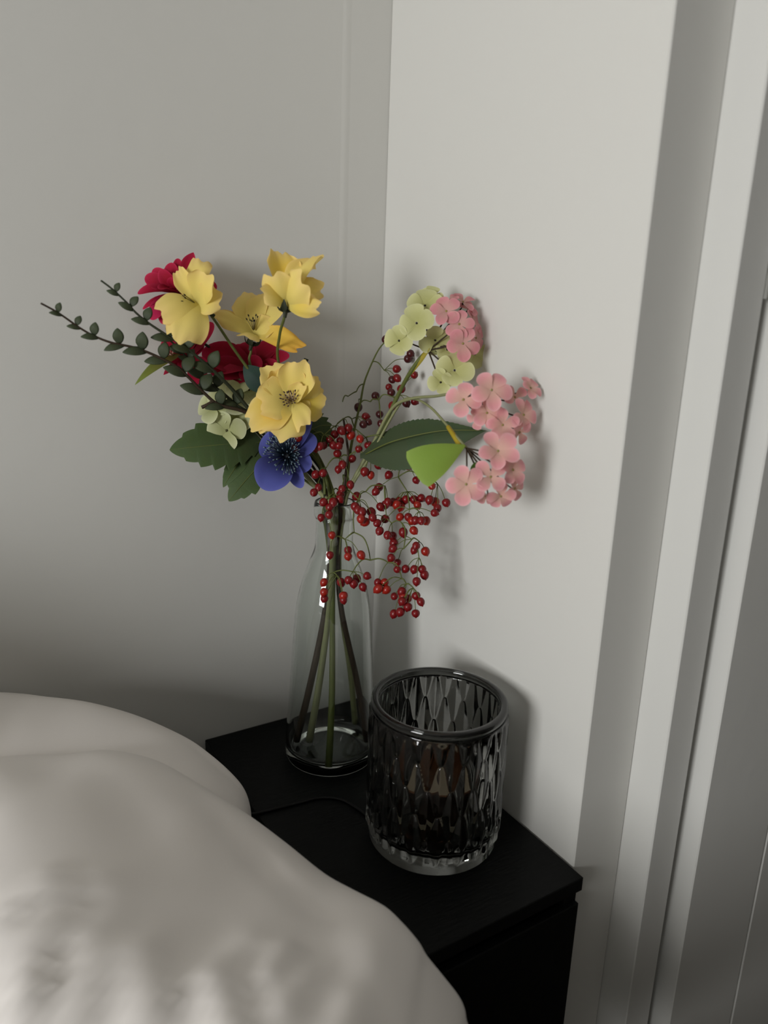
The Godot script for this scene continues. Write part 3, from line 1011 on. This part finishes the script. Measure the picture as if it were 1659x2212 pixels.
func hydrangeas(foot: Vector3):
	var pink := round_petal(0.0096, Color(0.74, 0.46, 0.38), Color(0.80, 0.34, 0.37), Color(0.88, 0.54, 0.55))
	var rose := round_petal(0.0094, Color(0.66, 0.38, 0.34), Color(0.70, 0.28, 0.31), Color(0.78, 0.38, 0.41))
	var pale := round_petal(0.0128, Color(0.50, 0.50, 0.20), Color(0.62, 0.62, 0.30), Color(0.72, 0.72, 0.42))
	var eye_green := mat(Color(0.55, 0.50, 0.28), 0.6)
	var eye_dark := mat(Color(0.12, 0.09, 0.05), 0.7)
	# upper head: pale green florets with a pink bunch against the wall
	var d := 0.785
	var joint := at(925, 757, d + 0.012)
	var t := thing("hydrangea", "upper hydrangea against the right wall, half pale green and half pink", "flower", Vector3.ZERO, "hydrangeas in the vase")
	floret_head(t, at(980, 715, d + 0.035), [[964, 672, 36, 5, d - 0.020], [1000, 652, 30, 4, d - 0.004, 0.2, 0.7, 0.5], [992, 700, 34, 5, d - 0.022], [1000, 742, 38, 5, d - 0.018], [1022, 692, 30, 5, d - 0.004, 0.7, 0.2, 0.5], [1028, 730, 30, 4, d - 0.002, 0.8, -0.1, 0.5], [972, 648, 26, 4, d - 0.006, -0.1, 0.8, 0.5], [1012, 668, 28, 4, d, 0.5, 0.5, 0.5]], d, rose, eye_green, joint, stem_brown, 0.0125, 0.9)
	floret_head(t, at(925, 725, d + 0.04), [[918, 660, 42, 4, d - 0.006, -0.1, 0.4, 0.8], [900, 698, 42, 4, d - 0.016, -0.3, 0.1, 1.0], [862, 736, 36, 4, d - 0.006, -0.5, -0.2, 0.8], [930, 640, 28, 4, d + 0.002, 0.0, 0.5, 0.8], [940, 735, 38, 4, d + 0.004, 0.1, -0.6, 0.8], [982, 800, 42, 4, d - 0.010, 0.0, 0.1, 1.0], [952, 826, 30, 4, d - 0.012, -0.1, 0.0, 1.0], [1026, 765, 34, 4, d + 0.012, 0.5, -0.3, 0.8], [966, 755, 30, 4, d + 0.012, 0.1, -0.1, 1.0]], d, pale, eye_dark, joint, stem_brown, 0.0125, 0.8)
	part("stem", tube(into_bottle([joint, at(905, 778, d + 0.016), at(880, 815, 0.815), at(856, 862, 0.838), at(810, 960, 0.86), at(768, 1030, 0.868)], Vector2(0.010, -0.006), null), 0.0022, 0.0022, 8), stem_green, t)
	part("leaf", blade(at(868, 845, 0.835), at(928, 752, d + 0.006), toward(-0.3, 0.3, 1), px(15, 0.8), {"peak": 0.7, "c0": Color(0.16, 0.15, 0.02), "c1": Color(0.36, 0.28, 0.03), "ce": Color(0.30, 0.26, 0.05), "cup": -0.3}), leaf_cloth, t, "yellowish bract along the stem")
	# middle head, pink, largest
	d = 0.715
	joint = at(985, 852, d + 0.02)
	t = thing("hydrangea", "middle pink hydrangea, the largest pink head at the right", "flower", Vector3.ZERO, "hydrangeas in the vase")
	floret_head(t, at(1085, 885, d + 0.03), [[1001, 863, 42, 4, d - 0.012, -0.2, 0.1, 1.0], [1062, 842, 46, 5, d - 0.018, 0.0, 0.2, 1.0], [1146, 838, 30, 5, d + 0.006, 0.5, 0.5, 0.8], [1112, 858, 32, 4, d + 0.004, 0.3, 0.3, 0.8], [1131, 896, 38, 5, d, 0.6, 0.1, 0.7], [1052, 892, 36, 5, d - 0.004, -0.1, -0.4, 0.9], [1086, 918, 36, 5, d - 0.004, 0.1, -0.4, 0.9], [1122, 934, 32, 4, d + 0.004, 0.5, -0.5, 0.7], [1030, 905, 26, 4, d + 0.008, -0.4, -0.5, 0.8]], d, pink, eye_green, joint, stem_brown, 0.0125, 0.9)
	part("stem", tube(into_bottle([at(1050, 872, d + 0.022), joint, at(940, 856, 0.765), at(885, 862, 0.80), at(845, 885, 0.825), at(800, 970, 0.855), at(762, 1040, 0.866)], Vector2(0.012, 0.0), foot), 0.0013, 0.0040, 8), stem_pale, t)
	var big := blade(at(778, 985, 0.850), at(1052, 930, 0.790), toward(0.15, 0.35, 1.0), px(112, 0.845), {"peak": 0.42, "blunt": 1.15, "fold": 0.14, "arch": 0.05, "teeth": 0.06, "n_teeth": 26.0, "nu": 104, "nv": 10, "cup": 0.0, "c0": Color(0.045, 0.062, 0.03), "c1": Color(0.042, 0.066, 0.03), "ce": Color(0.05, 0.075, 0.034)})
	var lf := part("leaf", big, leaf_cloth, t, "large dark green pointed leaf")
	part("midrib", tube([at(790, 981, 0.846), at(850, 953, 0.820), at(950, 931, 0.800), at(1040, 930, 0.791)], 0.0009, 0.0004, 6), stem_green, lf)
	# lower head, pink, nearest
	d = 0.695
	joint = at(1008, 968, d + 0.022)
	t = thing("hydrangea", "lowest pink hydrangea, beside the bright lime green leaf", "flower", Vector3.ZERO, "hydrangeas in the vase")
	floret_head(t, at(1068, 1022, d + 0.028), [[1076, 974, 46, 5, d - 0.012, 0.05, 0.3, 1.0], [1007, 1046, 45, 5, d - 0.014, -0.2, -0.05, 1.0], [1060, 1030, 40, 4, d - 0.012, 0.0, 0.1, 1.0], [1108, 1015, 36, 5, d - 0.002, 0.5, 0.1, 0.8], [1082, 1072, 34, 5, d - 0.002, 0.1, -0.5, 0.8], [1112, 1055, 30, 4, d + 0.004, 0.6, -0.3, 0.7], [1050, 1072, 26, 4, d + 0.006, -0.2, -0.7, 0.6]], d, pink, eye_green, joint, stem_brown, 0.0125, 0.9)
	part("stem", tube(into_bottle([joint, at(985, 942, d + 0.03), at(965, 918, 0.745), at(930, 880, 0.775), at(895, 862, 0.80), at(862, 875, 0.82), at(800, 985, 0.852), at(760, 1050, 0.866)], Vector2(0.009, 0.008), null), 0.0012, 0.0018, 8), stem_pale, t)
	part("bract", tube([at(968, 922, 0.742), at(980, 940, 0.728), at(994, 962, 0.722)], 0.0022, 0.0032, 8), mat(Color(0.62, 0.54, 0.13), 0.6), t, "thick yellow piece of stem")
	part("leaf", blade(at(1004, 962, d + 0.018), at(892, 1013, d + 0.002), toward(-0.05, 0.35, 1.0), px(96, d), {"peak": 0.97, "fan": 0.035, "arch": 0.05, "cup": -0.10, "fold": 0.0, "foot": 0.05, "curl": -0.03, "lobe": 0.0, "nu": 20, "nv": 14, "c0": Color(0.21, 0.31, 0.05), "c1": Color(0.20, 0.31, 0.045), "ce": Color(0.24, 0.35, 0.07)}), leaf_cloth, t, "bright lime green leaf")
	part("leaf", blade(at(1050, 1010, d + 0.012), at(1016, 1015, d + 0.006), toward(0, 0.3, 1), px(26, d), {"c0": Color(0.06, 0.14, 0.02)}), leaf_cloth, t)


func pale_hydrangea_left():
	var pale := round_petal(0.0128, Color(0.42, 0.44, 0.20), Color(0.56, 0.58, 0.32), Color(0.68, 0.70, 0.46))
	var d := 0.838
	var joint := at(528, 905, d + 0.012)
	var t := thing("hydrangea", "pale green hydrangea behind the leafy sprigs on the left", "flower", Vector3.ZERO, "hydrangeas in the vase")
	floret_head(t, at(510, 895, d + 0.03), [[462, 880, 40, 4, d - 0.012, -0.4, 0.2, 0.8], [490, 930, 46, 4, d - 0.012, -0.2, -0.3, 1.0], [500, 852, 50, 4, d - 0.012, -0.1, 0.4, 0.9], [474, 912, 36, 4, d - 0.006, -0.5, -0.1, 0.8], [538, 842, 52, 4, d - 0.008, 0.2, 0.4, 0.8], [528, 880, 46, 4, d - 0.004, 0.1, 0.1, 1.0], [512, 906, 34, 4, d - 0.008, 0.0, -0.1, 1.0], [555, 868, 30, 4, d, 0.3, 0.1, 0.9], [478, 952, 26, 4, d - 0.002, -0.3, -0.7, 0.6]], d, pale, mat(Color(0.25, 0.24, 0.1), 0.7), joint, stem_green, 0.0125, 0.8)
	part("stem", tube(into_bottle([joint, at(580, 960, 0.86), at(650, 1030, 0.868), at(690, 1062, 0.868)], Vector2(-0.014, -0.002), null), 0.0013, 0.002, 8), stem_green, t)


func anemone(foot: Vector3):
	var d := 0.83
	var c := at(625, 985, d + 0.006)
	var t := thing("blue_anemone", "blue anemone with a dark stamen centre, below the big yellow flower", "flower")
	var deep := {"c0": Color(0.010, 0.011, 0.05), "c1": Color(0.085, 0.098, 0.37), "ce": Color(0.14, 0.155, 0.50), "peak": 0.62, "blunt": 0.5, "cup": 0.16, "foot": 0.3, "ruffle": 0.02, "lobe": 0.0, "nu": 16, "nv": 12}
	for p in [[664, 886, d - 0.002, 62, toward(-0.2, 0.1, 1.0)], [683, 945, d - 0.004, 56, toward(-0.4, 0.0, 1.0)], [566, 1056, d - 0.016, 84, toward(0.15, 0.35, 1.0)], [652, 1054, d - 0.004, 34, toward(-0.2, 0.2, 1.0)], [672, 1010, d - 0.002, 50, toward(-0.3, 0.1, 1.0)], [567, 945, d + 0.004, 70, toward(0.3, -0.2, 1.0)], [608, 905, d + 0.008, 64, toward(0.1, -0.2, 1.0)]]:
		part("petal", blade(c, at(p[0], p[1], p[2]), p[4], px(p[3], p[2]), deep), petal_cloth, t)
	var core := begin()
	add_tube(core, smooth([c - toward(-0.1, 0.1, 1) * 0.002, c + toward(-0.1, 0.1, 1) * 0.002, c + toward(-0.1, 0.1, 1) * 0.006], 3), 0.007, 0.0035, 12)
	part("centre", commit(core), mat(Color(0.09, 0.11, 0.14), 0.5), t)
	var st := stamens(c + toward(-0.1, 0.1, 1) * 0.002, toward(-0.5, -0.05, 1.0), 150, 0.0265, 2.0, 0.00035, Color(0.015, 0.025, 0.04), Color(0.10, 0.15, 0.19), 0.0009)
	var shiny := mat(Color.WHITE, 0.35, 0.6)
	shiny.vertex_color_use_as_albedo = true
	var s := part("stamens", st, shiny, t, "dense dark blue-grey stamens")
	s.set_meta("kind", "stuff")
	part("stem", tube(into_bottle([c - toward(-0.1, 0.1, 1) * 0.004, at(655, 1020, d + 0.02), at(690, 1062, 0.862)], Vector2(-0.010, 0.011), foot), 0.0026, 0.0046, 8), stem_pale, t)
	var green := {"c0": Color(0.038, 0.056, 0.022), "c1": Color(0.046, 0.074, 0.024), "ce": Color(0.06, 0.096, 0.032), "peak": 0.45, "blunt": 0.8, "teeth": 0.26, "n_teeth": 7.0, "nu": 63, "nv": 8, "fold": 0.12, "cup": 0.0}
	var base := at(568, 963, d + 0.012)
	for p in [[366, 972, d - 0.012, 122, toward(-0.1, 0.35, 1.0), [568, 955]], [482, 1053, d - 0.006, 46, toward(-0.2, 0.2, 1.0), [544, 962]], [494, 1083, d - 0.008, 84, toward(0.1, 0.25, 1.0), [592, 972]], [720, 962, d + 0.03, 78, toward(0.2, 0.2, 1.0), [640, 900]]]:
		var o := green.duplicate()
		if p[0] == 482:
			o.teeth = 0.08
		var from := at(p[5][0], p[5][1], d + 0.012 if p[0] < 700 else d + 0.03)
		var tip := at(p[0], p[1], p[2])
		var l := part("leaf", blade(from, tip, p[4], px(p[3], p[2]), o), leaf_cloth, t)
		var lift: Vector3 = toward(0, 0, 1) * (from.distance_to(tip) * 0.1 + 0.0003)
		part("midrib", tube([from, from.lerp(tip, 0.25) + lift * 0.75, from.lerp(tip, 0.5) + lift, from.lerp(tip, 0.75) + lift * 0.75, tip], 0.0006, 0.0002, 5), stem_green, l)
	part("leaf_stalk", tube([at(562, 960, d + 0.012), at(600, 958, d + 0.014), at(640, 985, d + 0.02)], 0.001, 0.0012, 6), stem_green, t)


# ------------------------------------------------------------------ berries
func berries(foot: Vector3):
	var skin := mat(Color(0.44, 0.06, 0.075), 0.3, 0.45)
	var dull := mat(Color(0.25, 0.03, 0.045), 0.35, 0.5)
	var warm := mat(Color(0.55, 0.10, 0.055), 0.3, 0.5)
	var fruit := lathe(fine([[0.0, -0.0046], [0.0007, -0.0049], [0.0011, -0.0043], [0.0028, -0.0033], [0.0040, -0.0014], [0.0043, 0.0004], [0.0036, 0.0026], [0.0018, 0.0039], [0.0, 0.0042]], 2), 14)
	# [px, py] of each berry; branch 0 stands up behind, branch 1 hangs over the bottle's mouth
	var up := [[833, 733], [887, 764], [882, 775], [857, 797], [895, 810], [858, 817], [847, 820], [840, 836], [845, 848], [867, 840], [811, 855], [848, 877], [878, 871], [896, 867], [774, 880], [790, 900], [820, 895], [823, 915], [785, 917], [796, 912]]
	var hang := [[645, 946], [635, 970], [643, 997], [654, 1010], [666, 1005], [670, 958], [681, 968], [692, 964], [700, 962], [723, 938], [713, 950], [738, 930], [753, 924], [758, 940], [720, 962], [732, 963], [735, 953], [729, 980], [778, 948], [775, 970], [796, 962], [798, 975], [761, 991], [868, 949], [849, 978], [867, 978], [879, 970], [832, 997], [817, 1006], [840, 1026], [882, 1007], [788, 1019], [801, 1026], [731, 1014], [740, 1004], [698, 1022], [682, 1025], [688, 1053], [678, 1064], [699, 1085], [720, 1085], [712, 1096], [734, 1078], [735, 1069], [739, 1056], [757, 1047], [711, 1112], [694, 1118], [818, 1053], [812, 1062], [770, 1072], [767, 1094], [782, 1106], [773, 1101], [802, 1106], [805, 1118], [780, 1121], [789, 1128], [815, 1130], [832, 1121], [822, 1095], [833, 1090], [838, 1084], [849, 1085], [857, 1090], [866, 1095], [862, 1082], [877, 1079], [895, 1080], [910, 1076], [902, 1091], [899, 1037], [933, 1050], [928, 1080], [940, 1084], [964, 1086], [939, 1108], [945, 1098], [864, 1117], [882, 1117], [898, 1124], [890, 1125], [910, 1125], [920, 1125], [820, 1147], [837, 1156], [848, 1158], [871, 1150], [894, 1146], [717, 1156], [713, 1199], [752, 1189], [752, 1202], [780, 1199], [851, 1173], [849, 1185], [845, 1205], [859, 1215], [858, 1230], [876, 1229], [899, 1179], [895, 1188], [919, 1191], [895, 1230], [912, 1230], [917, 1242], [900, 1256], [700, 1258], [700, 1279], [701, 1293], [742, 1287], [742, 1296], [737, 1258], [753, 1253], [764, 1261], [771, 1250], [784, 1268], [793, 1244], [816, 1258], [817, 1272], [831, 1258], [835, 1274], [852, 1288], [868, 1278], [871, 1289], [869, 1299], [882, 1293], [881, 1311], [899, 1287], [909, 1300], [851, 1326], [865, 1322], [898, 1325]]
	var joints_up := [[832, 738], [816, 783], [830, 800], [788, 829], [852, 860], [800, 868], [775, 862], [862, 853], [740, 868], [752, 856], [728, 915], [770, 846], [818, 864], [760, 905]]
	var joints := [[742, 905], [700, 940], [672, 940], [660, 985], [725, 920], [765, 925], [790, 945], [850, 925], [862, 960], [800, 990], [735, 990], [705, 1010], [688, 1040], [742, 1040], [870, 998], [905, 1030], [945, 1045], [930, 1040], [860, 1030], [832, 1050], [790, 1062], [775, 1080], [720, 1068], [700, 1090], [880, 1062], [885, 1100], [905, 1105], [835, 1120], [846, 1130], [868, 1130], [800, 1210], [718, 1165], [745, 1165], [765, 1150], [720, 1237], [728, 1243], [762, 1235], [838, 1215], [872, 1185], [906, 1170], [890, 1165], [905, 1205], [868, 1250], [878, 1262], [893, 1270]]
	berry_branch("upright berry branch with dark red berries behind the bottle mouth, below the upper hydrangea", up, joints_up, true, [[745, 1060, 0.868], [755, 985, 0.872], [766, 925, 0.878], [778, 872, 0.882], [787, 826, 0.888], [803, 785, 0.893], [818, 755, 0.896], [832, 738, 0.898]], Vector2(0.004, -0.011), null, fruit, [dull, dull, skin])
	berry_branch("drooping berry branch with bright red berries hanging over the vase", hang, joints, false, [[740, 1070, 0.862], [746, 1030, 0.86], [752, 985, 0.856], [748, 945, 0.85], [742, 905, 0.845]], Vector2(0.006, 0.004), foot, fruit, [skin, skin, skin, warm])


func berry_branch(label: String, list: Array, joints: Array, upright: bool, main: Array, mouth: Vector2, foot, fruit: Mesh, skins: Array):
	var t := thing("berry_branch", label, "berry branch", Vector3.ZERO, "berry branches in the vase")
	var depth := func(x: float, y: float) -> float:
		if upright:
			return lerpf(0.862, 0.905, clampf((940.0 - y) / 160.0, 0.0, 1.0)) - 0.012 * clampf((x - 800.0) / 100.0, 0.0, 1.0)
		var b := 0.85 - 0.028 * smoothstep(1000.0, 1140.0, y)
		return b - 0.02 * clampf((760.0 - x) / 110.0, 0.0, 1.0) * clampf((1050.0 - y) / 60.0, 0.0, 1.0) - 0.012 * clampf((x - 860.0) / 80.0, 0.0, 1.0)
	var stem := []
	for k in range(main.size() - 1, -1, -1):
		stem.append(at(main[k][0], main[k][1], main[k][2]))
	part("stem", tube(into_bottle(stem, mouth, foot), 0.0008 if upright else 0.0012, 0.0030 if upright else 0.0044, 8), stem_brown if not upright else stem_green, t)
	# joints hang on one another, each on the nearest that is closer to the main stem
	var root := []
	for m in main:
		root.append(Vector2(m[0], m[1]))
	if not upright:
		root.append(Vector2(800, 985))
	var place := []
	var order := range(joints.size())
	var reach := []
	for j in joints:
		var best := 1e9
		for m in root:
			best = minf(best, Vector2(j[0], j[1]).distance_to(m))
		reach.append(best)
		place.append(at(j[0], j[1], depth.call(j[0], j[1]) + rng.randf_range(-0.006, 0.006)))
	order.sort_custom(func(a, b): return reach[a] < reach[b])
	var st := begin()
	for k in order.size():
		var j: int = order[k]
		var from: Vector3 = Vector3.ZERO
		var best := 1e9
		var here := Vector2(joints[j][0], joints[j][1])
		for i in main.size():
			var dd := Vector2(main[i][0], main[i][1]).distance_to(here)
			if dd < best:
				best = dd
				from = at(main[i][0], main[i][1], main[i][2])
		for i in k:
			var o: int = order[i]
			var dd := Vector2(joints[o][0], joints[o][1]).distance_to(here) * 1.05 + (12.0 if joints[o][1] > joints[j][1] else 0.0)
			if dd < best:
				best = dd
				from = place[o]
		var to: Vector3 = place[j]
		var span := from.distance_to(to)
		var sag := Vector3(0, span * rng.randf_range(0.10, 0.3), 0) + toward(rng.randf_range(-1, 1), 0, rng.randf_range(-0.3, 0.6)) * span * 0.12
		add_tube(st, smooth([from, from.lerp(to, 0.35) + sag * 0.9, from.lerp(to, 0.7) + sag * 0.7, to], 5), 0.0008, 0.00055, 6)
	var spots := []
	for b in list:
		var best := 1e9
		var which := 0
		for j in joints.size():
			var dy: float = b[1] - joints[j][1]
			var dd := Vector2(b[0] - joints[j][0], dy).length() + (60.0 if dy < 8.0 and not upright else 0.0)
			if dd < best:
				best = dd
				which = j
		var p := at(b[0], b[1], depth.call(b[0], b[1]) + rng.randf_range(-0.010, 0.010))
		var from: Vector3 = place[which]
		var span := from.distance_to(p)
		var out := (p - from).normalized()
		var mid := from.lerp(p, 0.45) + Vector3(0, span * rng.randf_range(0.08, 0.25), 0)
		var dir := (p - mid).normalized()
		add_tube(st, smooth([from, mid, p - dir * 0.003], 5), 0.00045, 0.0004, 5)
		spots.append([p, dir])
	var tw := part("twigs", commit(st), stem_green, t)
	for s in spots:
		var m := part("berry", fruit, skins[rng.randi() % skins.size()], t)
		var yv: Vector3 = -s[1]
		var xv := yv.cross(Vector3(0.3, 0.1, 0.9)).normalized()
		var g := rng.randf_range(0.95, 1.17)
		m.transform = Transform3D(Basis(xv, yv, xv.cross(yv)).scaled_local(Vector3(g, g * rng.randf_range(0.95, 1.15), g)), s[0])
